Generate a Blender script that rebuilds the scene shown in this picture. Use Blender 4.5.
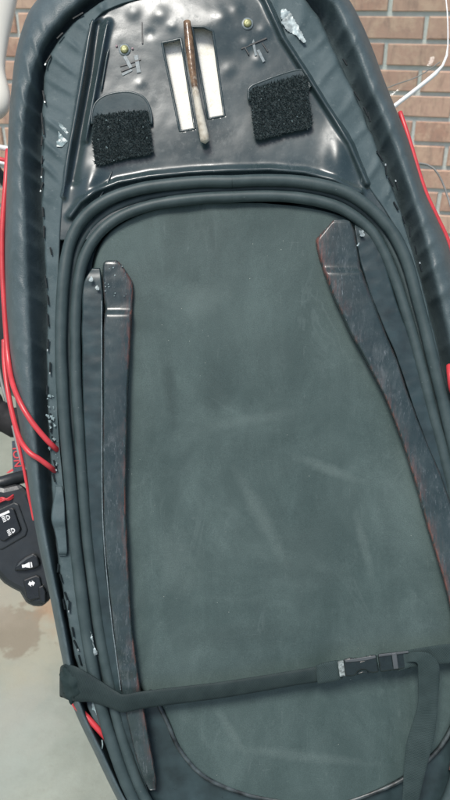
import bpy, bmesh, math, random
from mathutils import Vector, Matrix, noise
R = math.radians
random.seed(7)
sc = bpy.context.scene
for o in list(bpy.data.objects): bpy.data.objects.remove(o)
col = sc.collection

# ---------------------------------------------------------------- camera
PITCH = R(30); F = 722.0; CAM = Vector((0, 0, 1.5))
cd = bpy.data.cameras.new('camera'); cam = bpy.data.objects.new('camera', cd); col.objects.link(cam)
cam.location = CAM; cam.rotation_euler = (math.pi/2 - PITCH, 0, 0)
cd.sensor_fit = 'VERTICAL'; cd.angle = 2*math.atan(400/F); cd.clip_start = 0.02; cd.clip_end = 200
cd.dof.use_dof = True; cd.dof.focus_distance = .60; cd.dof.aperture_fstop = 10.5     # a phone's 2 mm aperture
sc.camera = cam; sc.render.filter_size = 1.9
# ---------------------------------------------------------------- sky, sun, exposure
SUN_EL, SUN_AZ = R(65), R(212)        # azimuth measured from +Y clockwise: behind the viewer
w = bpy.data.worlds.new('World'); sc.world = w; w.use_nodes = True
nt = w.node_tree; nt.nodes.clear()
sky = nt.nodes.new('ShaderNodeTexSky'); sky.sky_type = 'NISHITA'; sky.sun_disc = False
sky.sun_elevation = SUN_EL; sky.sun_rotation = SUN_AZ; sky.dust_density = 3.0; sky.air_density = 1.0; sky.ozone_density = 1.0
bg = nt.nodes.new('ShaderNodeBackground'); bg.inputs['Strength'].default_value = 0.09
wo = nt.nodes.new('ShaderNodeOutputWorld'); nt.links.new(sky.outputs[0], bg.inputs[0]); nt.links.new(bg.outputs[0], wo.inputs[0])
sd = bpy.data.lights.new('sun', 'SUN'); sd.energy = 2.1; sd.angle = R(18); sd.color = (1, .97, .92)
sun = bpy.data.objects.new('sun', sd); col.objects.link(sun)
sdir = Vector((math.sin(SUN_AZ)*math.cos(SUN_EL), math.cos(SUN_AZ)*math.cos(SUN_EL), math.sin(SUN_EL)))
sun.rotation_euler = sdir.to_track_quat('Z', 'Y').to_euler(); sun.location = sdir*6
vs = sc.view_settings; vs.view_transform = 'Standard'; vs.look = 'None'; vs.gamma = 1; vs.use_curve_mapping = False; vs.exposure = 0.62

# ---------------------------------------------------------------- material helpers
class NT:
    def __init__(s, name):
        s.m = bpy.data.materials.new(name); s.m.use_nodes = True; s.t = s.m.node_tree
        s.b = s.t.nodes['Principled BSDF']
    def n(s, typ, **kw):
        x = s.t.nodes.new(typ)
        for k, v in kw.items(): setattr(x, k, v)
        return x
    def l(s, a, b): s.t.links.new(a, b)
    def coord(s): return s.n('ShaderNodeTexCoord').outputs['Object']
    def noise(s, scale, detail=4, rough=.55, vec=None, dist=0):
        x = s.n('ShaderNodeTexNoise'); x.inputs['Scale'].default_value = scale; x.inputs['Detail'].default_value = detail
        x.inputs['Roughness'].default_value = rough; x.inputs['Distortion'].default_value = dist
        s.l(vec if vec else s.coord(), x.inputs['Vector']); return x.outputs['Fac']
    def ramp(s, fac, stops):
        x = s.n('ShaderNodeValToRGB'); e = x.color_ramp.elements
        while len(e) < len(stops): e.new(.5)
        for i, (p, c) in enumerate(stops):
            e[i].position = p; e[i].color = c if len(c) == 4 else (*c, 1)
        s.l(fac, x.inputs[0]); return x.outputs[0]
    def mix(s, fac, a, b, blend='MIX'):
        x = s.n('ShaderNodeMix', data_type='RGBA', blend_type=blend)
        for v, i in ((fac, 0), (a, 6), (b, 7)):
            if isinstance(v, (int, float)): x.inputs[i].default_value = v
            elif isinstance(v, tuple): x.inputs[i].default_value = (*v, 1)
            else: s.l(v, x.inputs[i])
        return x.outputs[2]
    def math(s, op, a, b=0.0, clamp=False):
        x = s.n('ShaderNodeMath', operation=op, use_clamp=clamp)
        for v, i in ((a, 0), (b, 1)):
            if isinstance(v, (int, float)): x.inputs[i].default_value = v
            else: s.l(v, x.inputs[i])
        return x.outputs[0]
    def scale(s, vec, v):
        x = s.n('ShaderNodeMapping'); x.inputs['Scale'].default_value = v; s.l(vec, x.inputs[0]); return x.outputs[0]
    def base(s, c): 
        if isinstance(c, tuple): s.b.inputs['Base Color'].default_value = (*c, 1)
        else: s.l(c, s.b.inputs['Base Color'])
    def rough(s, r):
        if isinstance(r, (int, float)): s.b.inputs['Roughness'].default_value = r
        else: s.l(r, s.b.inputs['Roughness'])
    def bump(s, h, strength, dist=.001, prev=None):
        x = s.n('ShaderNodeBump'); x.inputs['Strength'].default_value = strength; x.inputs['Distance'].default_value = dist
        s.l(h, x.inputs['Height'])
        if prev: s.l(prev, x.inputs['Normal'])
        s.l(x.outputs[0], s.b.inputs['Normal']); return x.outputs[0]
    def attr(s, name):
        x = s.n('ShaderNodeAttribute'); x.attribute_name = name; return x.outputs['Fac']

def plain(name, c, r=.5, metal=0, var=.25, sc_=80, bump=0, bs=900, spec=.5):
    t = NT(name); k = t.noise(sc_, 5)
    a = tuple(x*(1-var) for x in c); b = tuple(min(1, x*(1+var)) for x in c)
    t.base(t.ramp(k, [(.3, a), (.7, b)])); t.b.inputs['Metallic'].default_value = metal
    t.rough(t.ramp(t.noise(sc_*1.7, 4), [(.3, (r*.8,)*3), (.75, (min(1, r*1.25),)*3)]))
    t.b.inputs['Specular IOR Level'].default_value = spec
    if bump: t.bump(t.noise(bs, 3), bump)
    return t.m

M = {}
# black vinyl of the cover: fine leather grain, dusty, hand-rubbed
t = NT('vinyl'); k = t.noise(22, 6, .6)
v = t.n('ShaderNodeTexVoronoi'); v.inputs['Scale'].default_value = 900; t.l(t.coord(), v.inputs['Vector'])
dust = t.ramp(t.noise(140, 8, .7), [(.5, (0, 0, 0)), (.78, (1, 1, 1))])
c = t.ramp(k, [(.3, (.054, .080, .086)), (.7, (.078, .108, .115))])
t.base(t.mix(t.math('MULTIPLY', dust, .35), c, (.15, .195, .20)))
t.rough(t.ramp(t.noise(35, 5), [(.3, (.42,)*3), (.7, (.56,)*3)]))
t.bump(v.outputs['Distance'], .25, .0006, t.bump(t.noise(260, 5), .12, .0008))
t.b.inputs['Specular IOR Level'].default_value = 0.4; M['vinyl'] = t.m
# matt underside cloth of the hem
t = NT('hem_cloth'); k = t.noise(40, 6, .65)
c = t.ramp(k, [(.3, (.050, .080, .087)), (.7, (.085, .120, .128))])
dust = t.ramp(t.noise(170, 8, .75), [(.58, (0, 0, 0)), (.74, (1, 1, 1))])
t.base(t.mix(t.math('MULTIPLY', dust, .5), c, (.22, .26, .26))); t.rough(.62)
t.bump(t.noise(700, 4), .3, .0006); t.b.inputs['Specular IOR Level'].default_value = 0.25; M['hem'] = t.m
# glossy moulded black plastic of the pan
t = NT('pan_plastic'); cvec = t.coord()
c = t.ramp(t.noise(18, 6, .6), [(.3, (.020, .037, .040)), (.7, (.038, .060, .064))])
scr = t.noise(1.0, 6, .7, t.scale(cvec, (160, 30, 60)))
dust = t.ramp(t.noise(150, 9, .8), [(.52, (0, 0, 0)), (.75, (1, 1, 1))])
c = t.mix(t.math('MULTIPLY', dust, .16), c, (.15, .19, .195))
c = t.mix(t.ramp(scr, [(.66, (0, 0, 0)), (.72, (.5, .5, .5))]), c, (.28, .32, .32))
t.base(c)
t.rough(t.mix(dust, t.ramp(t.noise(30, 5), [(.3, (.19,)*3), (.7, (.38,)*3)]), (.5, .5, .5)))
t.b.inputs['Specular IOR Level'].default_value = .62
t.bump(t.noise(34, 2), .025, .002, t.bump(t.noise(330, 5), .06, .0006)); M['pan'] = t.m
# rubber gasket tube
t = NT('rubber'); c = t.ramp(t.noise(60, 6, .6), [(.3, (.032, .052, .054)), (.72, (.056, .082, .084))])
sp = t.ramp(t.noise(420, 3), [(.7, (0, 0, 0)), (.78, (1, 1, 1))])
t.base(t.mix(t.math('MULTIPLY', sp, .4), c, (.3, .33, .33))); t.rough(.5); t.bump(t.noise(500, 3), .15, .0006); t.b.inputs['Specular IOR Level'].default_value = 0.35; M['rubber'] = t.m
# matt grey mat in the middle: dusty, smudged, faint scratches
t = NT('mat'); cvec = t.coord()
a = t.noise(9, 7, .62, cvec, .6); b = t.noise(38, 6, .7, cvec); sm = t.noise(1, 6, .7, t.scale(cvec, (30, 11, 20)), .5)
c = t.ramp(a, [(.28, (.033, .056, .054)), (.5, (.053, .081, .078)), (.70, (.081, .117, .112))])
c = t.mix(t.ramp(sm, [(.45, (0, 0, 0)), (.8, (.30, .30, .30))]), c, (.125, .18, .172))
c = t.mix(t.ramp(b, [(.5, (0, 0, 0)), (.8, (.35, .35, .35))]), c, (.05, .075, .075))
vo = t.n('ShaderNodeTexVoronoi'); vo.inputs['Scale'].default_value = 170; vo.inputs['Randomness'].default_value = 1; t.l(cvec, vo.inputs['Vector'])
def smudge(px, py, rx, ry, a_, colr, k_):
    global c
    q = t.n('ShaderNodeMapping', vector_type='TEXTURE'); q.inputs['Location'].default_value = ((px-225)*.000803, (400-py)*.000803+.44, 0); q.inputs['Rotation'].default_value = (0, 0, a_); q.inputs['Scale'].default_value = (rx*.000803, ry*.000803, 1)
    t.l(cvec, q.inputs[0]); z_ = t.scale(q.outputs[0], (1, 1, 0)); ln_ = t.n('ShaderNodeVectorMath', operation='LENGTH'); t.l(z_, ln_.inputs[0])
    d_ = t.math('ADD', ln_.outputs['Value'], t.math('MULTIPLY', t.math('SUBTRACT', t.noise(70, 5, .7, cvec), .5), 1.3))
    return t.math('MULTIPLY', t.ramp(d_, [(.25, (1, 1, 1)), (1, (0, 0, 0))]), k_), colr
DK, LT = (.030, .048, .047), (.15, .195, .185)
for q_ in ((168,385,9,55,.12,DK,.55),(215,395,16,40,0,DK,.35),(268,350,30,26,.3,DK,.3),(300,560,50,60,0,DK,.3),(235,640,80,16,.1,DK,.35),(200,300,34,22,.4,LT,.22),(262,520,10,60,.5,LT,.25),(175,560,28,50,.1,LT,.2),(330,470,46,7,-.35,LT,.3),(365,545,6,42,.25,LT,.22),(250,420,60,8,.2,LT,.16),(300,760,90,7,-.12,LT,.2),(230,735,6,40,.6,LT,.2)):
    f_, k_ = smudge(*q_); c = t.mix(f_, c, k_)
hl = t.noise(1, 3, .5, t.scale(cvec, (240, 34, 60)), 1.6)
c = t.mix(t.math('MULTIPLY', t.ramp(hl, [(.66, (0, 0, 0)), (.74, (1, 1, 1))]), .13), c, (.17, .21, .205))
h2 = t.noise(1, 3, .5, t.scale(cvec, (50, 200, 60)), 2.0)
c = t.mix(t.math('MULTIPLY', t.ramp(h2, [(.68, (0, 0, 0)), (.74, (1, 1, 1))]), .12), c, (.17, .21, .205))
gr = t.noise(1300, 2, .6, cvec)
c = t.mix(.5, c, t.ramp(gr, [(.25, (.30, .30, .30)), (.75, (.70, .70, .70))]), 'OVERLAY')
spk = t.math('LESS_THAN', vo.outputs['Distance'], .035)
gate = t.ramp(t.noise(14, 2, .5, cvec), [(.56, (0, 0, 0)), (.6, (1, 1, 1))])
c = t.mix(t.math('MULTIPLY', spk, gate), c, (.5, .52, .46))
sc2 = t.noise(1, 5, .6, t.scale(cvec, (13, 6, 10)), 1.4)
band = t.math('SUBTRACT', 1.0, t.math('MULTIPLY', t.math('ABSOLUTE', t.math('SUBTRACT', sc2, .53)), 45), True)
c = t.mix(t.math('MULTIPLY', band, t.math('MULTIPLY', t.ramp(t.noise(11, 2, .5, cvec), [(.5, (0, 0, 0)), (.66, (1, 1, 1))]), .14)), c, (.17, .22, .215))
t.base(c); t.rough(t.ramp(a, [(.3, (.5,)*3), (.7, (.66,)*3)])); t.b.inputs['Specular IOR Level'].default_value = .25
t.bump(t.noise(1500, 2, .5, cvec), .2, .0004, t.bump(t.noise(26, 4, .5, cvec), .16, .004)); M['mat'] = t.m
# scuffed painted rail with purple-brown wear on its inner edge
t = NT('rail'); cvec = t.coord(); ed = t.attr('wear')
c = t.ramp(t.noise(40, 6, .6, cvec), [(.3, (.018, .032, .034)), (.7, (.036, .055, .057))])
zone = t.ramp(t.noise(28, 4, .6, cvec), [(.38, (.2, .2, .2)), (.62, (1, 1, 1))])
sc1 = t.noise(1, 7, .7, t.scale(cvec, (210, 70, 100)), .8)
c = t.mix(t.math('MULTIPLY', zone, t.ramp(sc1, [(.5, (0, 0, 0)), (.72, (.6, .6, .6))])), c, (.115, .135, .14))
ln = t.noise(1, 4, .6, t.scale(cvec, (700, 110, 100)), 2.0)
c = t.mix(t.math('MULTIPLY', zone, t.ramp(ln, [(.6, (0, 0, 0)), (.68, (.5, .5, .5))])), c, (.24, .27, .29))
wz = t.ramp(t.noise(16, 5, .7, cvec), [(.40, (0, 0, 0)), (.52, (1, 1, 1))])
wn = t.math('MULTIPLY', t.math('MULTIPLY', ed, wz), t.ramp(t.noise(1, 7, .75, t.scale(cvec, (500, 60, 100))), [(.44, (0, 0, 0)), (.56, (1, 1, 1))]))
c = t.mix(wn, c, (.16, .07, .058))
t.base(c); t.rough(t.ramp(t.noise(60, 6, .7, cvec), [(.3, (.17,)*3), (.7, (.36,)*3)]))
t.bump(sc1, .15, .0004, t.bump(t.noise(50, 4, .5, cvec), .2, .002)); M['rail'] = t.m
M['wall_plastic'] = plain('wall_plastic', (.026, .044, .048), .34, 0, .35, 60, .08, 300, .4)
M['slope'] = plain('pocket_plastic', (.050, .072, .075), .42, 0, .2, 60, .1, 400)
M['lip'] = plain('scraped_lip', (.040, .052, .054), .4, 0, .8, 120, .2, 400)
M['red'] = plain('red_rubber', (.56, .048, .058), .36, 0, .15, 60, .06, 500)
M['staple'] = plain('staple_steel', (.008, .014, .016), .5, 0, .3, 300, 0, 900, .2)
M['staple_glint_steel'] = plain('staple_glint_steel', (.32, .36, .36), .4, .5, .2, 300)
M['foam'] = plain('cream_foam', (.92, .91, .82), .9, 0, .06, 60, .5, 700)
t = NT('cream_foam'); cv_ = t.coord()
c = t.mix(t.ramp(t.noise(55, 6, .7, cv_), [(.55, (0, 0, 0)), (.75, (.6, .6, .6))]), (.93, .92, .84), (.66, .54, .30))
t.base(c); t.rough(.9); t.bump(t.noise(700, 4, .5, cv_), .5, .001); M['foam'] = t.m
M['pile'] = plain('black_pile', (.020, .036, .038), .75, 0, .6, 700)
M['glue'] = plain('dried_glue', (.20, .27, .275), .25, 0, .4, 250, .3, 400)
M['foil'] = plain('foil', (.27, .33, .335), .36, .1, .6, 130, .2, 300)
M['mark'] = plain('moulded_mark', (.16, .20, .21), .4, 0, .3, 400)
M['darkmark'] = plain('dark_mark', (.010, .016, .018), .35, 0, .3, 400)
M['bolt'] = plain('yellow_zinc', (.25, .26, .12), .4, .3, .3, 500, .2, 900)
M['lint'] = plain('pink_lint', (.34, .24, .26), .8, 0, .2, 500)
t = NT('handle_bar'); cvec = t.coord(); g = t.attr('wear')  # attribute runs along the bar and places its painted highlight
c = t.ramp(t.noise(130, 6, .65, cvec), [(.3, (.06, .038, .024)), (.55, (.20, .125, .072)), (.75, (.42, .30, .18))])
c2 = t.ramp(t.noise(90, 5, .6, cvec), [(.3, (.26, .21, .14)), (.55, (.58, .55, .46))])  # tan-cream lower end, the bar's highlight put into its colour
t.base(t.mix(t.ramp(t.math('ADD', g, t.math('MULTIPLY', t.math('SUBTRACT', t.noise(160, 4, .5, cvec), .5), .5)), [(.50, (0, 0, 0)), (.58, (1, 1, 1))]), c, c2))
t.rough(.2); t.bump(t.noise(300, 4, .5, cvec), .3, .001); M['bar'] = t.m
# webbing: woven ribs
t = NT('webbing'); cvec = t.attr
uv = t.n('ShaderNodeUVMap').outputs[0]
wv = t.n('ShaderNodeTexWave', bands_direction='X'); wv.inputs['Scale'].default_value = 1; t.l(t.scale(uv, (1, 1, 1)), wv.inputs['Vector'])
w2 = t.n('ShaderNodeTexChecker'); w2.inputs['Scale'].default_value = 1; t.l(t.scale(uv, (1.6, 14, 1)), w2.inputs['Vector'])
c = t.ramp(t.noise(90, 5), [(.3, (.018, .031, .031)), (.7, (.034, .052, .052))])
c = t.mix(t.math('MULTIPLY', w2.outputs['Fac'], .45), c, (.065, .092, .092))
t.base(c); t.rough(.75); t.bump(w2.outputs['Fac'], .5, .0006); t.b.inputs['Specular IOR Level'].default_value = 0.1; M['web'] = t.m
t = NT('webbing_dark'); uv = t.n('ShaderNodeUVMap').outputs[0]
w2 = t.n('ShaderNodeTexChecker'); w2.inputs['Scale'].default_value = 1; t.l(t.scale(uv, (1.6, 14, 1)), w2.inputs['Vector'])
c = t.ramp(t.noise(90, 5), [(.3, (.013, .022, .023)), (.7, (.024, .037, .037))])
t.base(t.mix(t.math('MULTIPLY', w2.outputs['Fac'], .3), c, (.05, .075, .075))); t.rough(.6); t.bump(w2.outputs['Fac'], .4, .0005); t.b.inputs['Specular IOR Level'].default_value = 0.15; M['web_dark'] = t.m
M['buckle'] = plain('buckle_plastic', (.010, .018, .019), .2, 0, .25, 150, .08, 500)
M['label'] = plain('white_label', (.20, .235, .23), .6, 0, .85, 420)
M['black'] = plain('black_plastic', (.020, .025, .028), .38, 0, .25, 60, .12, 700)
M['switch'] = plain('switch_plastic', (.012, .015, .017), .3, 0, .2, 100)
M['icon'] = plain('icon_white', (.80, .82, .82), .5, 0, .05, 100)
M['grey_plastic'] = plain('grey_plastic', (.07, .08, .085), .4, 0, .2, 60)
M['tyre'] = plain('tyre_rubber', (.018, .018, .019), .8, 0, .25, 40, .2, 200)
M['metal'] = plain('brushed_metal', (.35, .36, .37), .35, .9, .15, 40)
M['whiteshell'] = plain('white_shell', (.82, .80, .70), .35, 0, .05, 20)
M['whitetrim'] = plain('white_trim', (.8, .8, .78), .35, 0, .05, 20)
M['cable'] = plain('grey_cable', (.22, .23, .22), .5, 0, .15, 60)
M['tag'] = plain('tag_cloth', (.055, .075, .095), .8, 0, .2, 200, .3, 900)
M['letter'] = plain('letter_red', (.62, .06, .075), .6, 0, .1, 200)
t = NT('clear_acrylic'); tr_ = t.n('ShaderNodeBsdfTransparent'); tr_.inputs[0].default_value = (.95, .97, .96, 1); gl_ = t.n('ShaderNodeBsdfGlossy'); gl_.inputs['Roughness'].default_value = .04
mx_ = t.n('ShaderNodeMixShader'); mx_.inputs[0].default_value = .012; t.l(tr_.outputs[0], mx_.inputs[1]); t.l(gl_.outputs[0], mx_.inputs[2])
t.l(mx_.outputs[0], t.t.nodes['Material Output'].inputs['Surface'])
M['acrylic'] = t.m
M['acrylic_reflection'] = plain('acrylic_reflection', (.86, .88, .87), .15, 0, .05, 60)
# brick, mortar
t = NT('brick'); cvec = t.coord()
oi = t.n('ShaderNodeObjectInfo').outputs['Random']; ri = t.n('ShaderNodeNewGeometry').outputs['Random Per Island']
rnd = t.math('FRACT', t.math('ADD', oi, ri))
gp = t.n('ShaderNodeNewGeometry').outputs['Position']
cb = t.ramp(rnd, [(0, (.44, .27, .195)), (.25, (.53, .36, .265)), (.5, (.40, .235, .17)), (.75, (.56, .40, .30)), (1, (.46, .285, .21))])
n1 = t.noise(26, 7, .68, gp)
cb = t.mix(t.ramp(n1, [(.46, (0, 0, 0)), (.62, (.75, .75, .75))]), cb, (.58, .42, .30))
n2 = t.noise(1, 7, .7, t.scale(gp, (42, 42, 14)), .5)
cb = t.mix(t.ramp(n2, [(.5, (0, 0, 0)), (.66, (.6, .6, .6))]), cb, (.27, .185, .145))
t.base(cb); t.rough(.85); t.bump(n1, .5, .003, t.bump(t.noise(420, 5, .6, gp), .6, .0015)); M['brick'] = t.m
t = NT('mortar'); gp = t.n('ShaderNodeNewGeometry').outputs['Position']
t.base(t.ramp(t.noise(30, 7, .7, gp), [(.3, (.52, .57, .53)), (.7, (.66, .71, .66))])); t.rough(.95)
t.bump(t.noise(200, 6, .7, gp), .8, .003); M['mortar'] = t.m
# concrete floor with damp and rust stains
t = NT('concrete'); gp = t.n('ShaderNodeNewGeometry').outputs['Position']
c = t.ramp(t.noise(4, 9, .65, gp), [(.3, (.19, .22, .188)), (.55, (.255, .288, .245)), (.75, (.32, .355, .302))])
c = t.mix(t.ramp(t.noise(60, 7, .75, gp), [(.5, (0, 0, 0)), (.75, (.45, .45, .45))]), c, (.19, .20, .17))
def blob(cx, cy, r0, r1, ns, amp):
    off = t.n('ShaderNodeVectorMath', operation='SUBTRACT'); off.inputs[1].default_value = (cx, cy, 0); t.l(gp, off.inputs[0])
    ln = t.n('ShaderNodeVectorMath', operation='LENGTH'); t.l(off.outputs[0], ln.inputs[0])
    d = t.math('ADD', ln.outputs['Value'], t.math('MULTIPLY', t.math('SUBTRACT', t.noise(ns, 5, .6, gp), .5), amp))
    return t.ramp(d, [(r0, (1, 1, 1)), (r1, (0, 0, 0))])
for (cx, cy, r0, r1, ns, am, colr, k) in [(-.30, 1.9, .1, .35, 7, .4, (.24, .25, .21), .6), (-.62, 1.02, .05, .3, 10, .4, (.36, .41, .37), .6), (-.53, 1.36, .10, .24, 9, .35, (.33, .325, .25), .75), (-.57, 1.36, .085, .10, 11, .22, (.20, .17, .125), .75),
                                          (-.46, 1.46, .03, .10, 14, .22, (.33, .19, .10), .6), (-.66, 1.52, .05, .20, 12, .3, (.33, .30, .24), .5), (-.50, 1.12, .03, .15, 12, .3, (.32, .33, .29), .5), (.6, 1.0, .1, .3, 6, .4, (.3, .27, .2), .5)]:
    c = t.mix(t.math('MULTIPLY', blob(cx, cy, r0, r1, ns, am), k), c, colr)
t.base(c); t.rough(t.ramp(t.noise(5, 6, .6, gp), [(.3, (.55,)*3), (.7, (.8,)*3)]))
t.bump(t.noise(180, 7, .7, gp), .35, .003); M['concrete'] = t.m

# ---------------------------------------------------------------- mesh helpers
def mk(name, verts, faces, mat, parent=None, smooth=True, uvs=None, attr=None):
    me = bpy.data.meshes.new(name); me.from_pydata([tuple(v) for v in verts], [], faces); me.update()
    if smooth: me.polygons.foreach_set('use_smooth', [True]*len(me.polygons))
    if uvs:
        l = me.uv_layers.new(name='UVMap')
        for lp in me.loops: l.data[lp.index].uv = uvs[lp.vertex_index]
    if attr:
        a = me.attributes.new('wear', 'FLOAT', 'POINT'); a.data.foreach_set('value', attr)
    me.materials.append(M[mat] if isinstance(mat, str) else mat)
    o = bpy.data.objects.new(name, me); col.objects.link(o)
    if parent: o.parent = parent
    return o
def empty(name, mat): 
    o = bpy.data.objects.new(name, None); col.objects.link(o); o.matrix_world = mat; o.empty_display_size = .05; return o
def tag(o, label=None, cat=None, group=None, kind=None):
    for k, v in (('label', label), ('category', cat), ('group', group), ('kind', kind)):
        if v: o[k] = v
    return o
def grid_faces(nr, nc, wrap=False, flip=False):
    f = []
    for i in range(nr-1):
        for j in range(nc if wrap else nc-1):
            a = i*nc+j; b = i*nc+(j+1) % nc; q = (a, b, b+nc, a+nc)
            f.append(q[::-1] if flip else q)
    return f
def cat(p, n, closed=False):
    """Catmull-Rom through p (tuples of any length), n points spaced evenly by length."""
    P = [Vector(x) if len(x) <= 4 else x for x in p]; m = len(P); out = []
    for i in range(m-1):
        a, b, c, d = P[max(i-1, 0)], P[i], P[i+1], P[min(i+2, m-1)]
        for k in range(12):
            u = k/12
            out.append(.5*((2*b) + (c-a)*u + (2*a-5*b+4*c-d)*u*u + (3*b-a-3*c+d)*u**3))
    out.append(P[-1])
    L = [0]
    for i in range(1, len(out)): L.append(L[-1] + (out[i]-out[i-1]).length)
    res = []; j = 0
    for k in range(n):
        s = L[-1]*k/(n-1)
        while j < len(L)-2 and L[j+1] < s: j += 1
        u = (s-L[j])/max(1e-9, L[j+1]-L[j]); res.append(out[j].lerp(out[j+1], min(1, max(0, u))))
    return res
def sweep(name, pts, rad, mat, parent, sides=12, caps=True, flat=1.0, attr=None):
    pts = [Vector(p) for p in pts]; n = len(pts); rr = rad if isinstance(rad, list) else [rad]*n
    tg = [(pts[min(i+1, n-1)]-pts[max(i-1, 0)]).normalized() for i in range(n)]
    nrm = tg[0].orthogonal().normalized(); V = []; A = []
    for i in range(n):
        nrm = (nrm - tg[i]*nrm.dot(tg[i])).normalized(); bi = tg[i].cross(nrm)
        for k in range(sides):
            a = 2*math.pi*k/sides; V.append(pts[i] + (nrm*math.cos(a)+bi*math.sin(a)*flat)*rr[i]); A.append(i/(n-1))
    Fc = grid_faces(n, sides, True)
    if caps:
        V += [pts[0]-tg[0]*rr[0]*.6, pts[-1]+tg[-1]*rr[-1]*.6]; A += [0, 1]; c0 = len(V)-2
        for k in range(sides):
            Fc.append((c0, (k+1) % sides, k)); b = (n-1)*sides; Fc.append((c0+1, b+k, b+(k+1) % sides))
    return mk(name, V, Fc, mat, parent, attr=A if attr else None)
def bevel(o, wd, seg=2):
    m = o.modifiers.new('bevel', 'BEVEL'); m.width = wd; m.segments = seg; m.limit_method = 'ANGLE'; m.angle_limit = R(35); return o
def box(name, c, sz, rot, mat, parent, bev=0):
    """c centre, sz sizes, rot a 3x3 Matrix or angle about local z"""
    rm = Matrix.Rotation(rot, 3, 'Z') if isinstance(rot, (int, float)) else rot
    V = [Vector(c) + rm @ Vector((x*sz[0]/2, y*sz[1]/2, z*sz[2]/2)) for z in (-1, 1) for x, y in ((-1, -1), (1, -1), (1, 1), (-1, 1))]
    Fc = [(3, 2, 1, 0), (4, 5, 6, 7), (0, 1, 5, 4), (1, 2, 6, 5), (2, 3, 7, 6), (3, 0, 4, 7)]
    o = mk(name, V, Fc, mat, parent, smooth=False)
    if bev: bevel(o, bev)
    return o
def prism(name, poly, z0, z1, P, mat, parent, bev=0, smooth=False):
    """poly in design units mapped by P(x, y, w); extruded from z0 (back) to z1 (front)"""
    n = len(poly); V = [P(x, y, z0) for x, y in poly] + [P(x, y, z1) for x, y in poly]
    Fc = [tuple(range(n))[::1], tuple(range(n, 2*n))[::-1]] + [(i, i+n, (i+1) % n+n, (i+1) % n) for i in range(n)]
    o = mk(name, V, Fc, mat, parent, smooth=smooth)
    bm = bmesh.new(); bm.from_mesh(o.data); bmesh.ops.recalc_face_normals(bm, faces=bm.faces); bm.to_mesh(o.data); bm.free()
    if bev: bevel(o, bev)
    return o
def inside(x, y, poly):
    r = False; j = len(poly)-1
    for i in range(len(poly)):
        xi, yi = poly[i][0], poly[i][1]; xj, yj = poly[j][0], poly[j][1]
        if (yi > y) != (yj > y) and x < (xj-xi)*(y-yi)/(yj-yi)+xi: r = not r
        j = i
    return r
def itp(tab, y):
    """rows (y, a, b, ...) -> smooth-interpolated a, b, ..."""
    if y <= tab[0][0]: return tab[0][1:]
    for i in range(len(tab)-1):
        if y <= tab[i+1][0]:
            u = (y-tab[i][0])/(tab[i+1][0]-tab[i][0])
            p0, p1, p2, p3 = tab[max(i-1, 0)], tab[i], tab[i+1], tab[min(i+2, len(tab)-1)]; r = []
            h = p2[0]-p1[0]
            for k in range(1, len(p1)):
                m1 = (p2[k]-p0[k])/max(1e-6, p2[0]-p0[0]); m2 = (p3[k]-p1[k])/max(1e-6, p3[0]-p1[0])
                r.append((2*u**3-3*u*u+1)*p1[k] + (u**3-2*u*u+u)*h*m1 + (-2*u**3+3*u*u)*p2[k] + (u**3-u*u)*h*m2)
            return tuple(r)
    return tab[-1][1:]
def segd(x, y, pl):
    best = 1e9
    for i in range(len(pl)-1):
        ax, ay = pl[i]; bx, by = pl[i+1]; dx, dy = bx-ax, by-ay
        u = max(0, min(1, ((x-ax)*dx+(y-ay)*dy)/(dx*dx+dy*dy))); d = math.hypot(x-ax-u*dx, y-ay-u*dy)
        best = min(best, d)
    return best
def nz(x, y, z, s): return noise.noise(Vector((x*s, y*s, z*s)))
FWD = Vector((0, math.cos(PITCH), -math.sin(PITCH))); UP = Vector((0, math.sin(PITCH), math.cos(PITCH))); RT = Vector((1, 0, 0))
def W(x, y, d):                                     # a sight line at axial distance d, in metres
    return CAM + FWD*d + RT*((x-225)/F*d) + UP*((400-y)/F*d)

# ---------------------------------------------------------------- setting: floor and brick wall
g = mk('ground', [(-40, -40, 0), (40, -40, 0), (40, 40, 0), (-40, 40, 0)], [(0, 1, 2, 3)], 'concrete', smooth=False); tag(g, kind='structure', label='stained grey concrete floor under the motorcycle')

BW, BH, JT = .214, .0706, .0125
yaw = R(-13)
wallm = Matrix.Translation((0, 2.48, 0)) @ Matrix.Rotation(yaw, 4, 'Z')
wall = empty('brick_wall', wallm)
tag(wall, 'tan and brown brick wall with pale mortar joints behind the seat', 'wall', kind='thing')
mk('mortar_bed', [(x, y, z) for y in (.0, .12) for x in (-4.4, 4.4) for z in (0, 2.7)], [(0, 1, 3, 2), (4, 6, 7, 5), (0, 2, 6, 4), (1, 5, 7, 3), (0, 4, 5, 1), (2, 3, 7, 6)], 'mortar', wall, smooth=False)
def brick_geo(seed, ox=0, oz=0):
    rg = random.Random(seed); lx, lz = (BW-JT)/2, (BH-JT)/2; b = .0028
    V = []
    for yy, s in ((.004, 0), (-.0045, 0), (-.008, b)):
        for x, z in ((-1, -1), (1, -1), (1, 1), (-1, 1)):
            V.append((ox+x*(lx-s)+rg.uniform(-.0014, .0014), yy+rg.uniform(-.0009, .0009), oz+z*(lz-s)+rg.uniform(-.0013, .0013)))
    Fc = [(8, 9, 10, 11)]
    for k in (0, 4):
        for i in range(4): Fc.append((k+i, k+(i+1) % 4, k+4+(i+1) % 4, k+4+i))
    return V, Fc
variants = []
for i in range(9):
    V, Fc = brick_geo(i); me = bpy.data.meshes.new('brick'); me.from_pydata(V, [], Fc); me.materials.append(M['brick']); variants.append(me)
cells = []
Z0, X0 = .0113, .168
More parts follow.
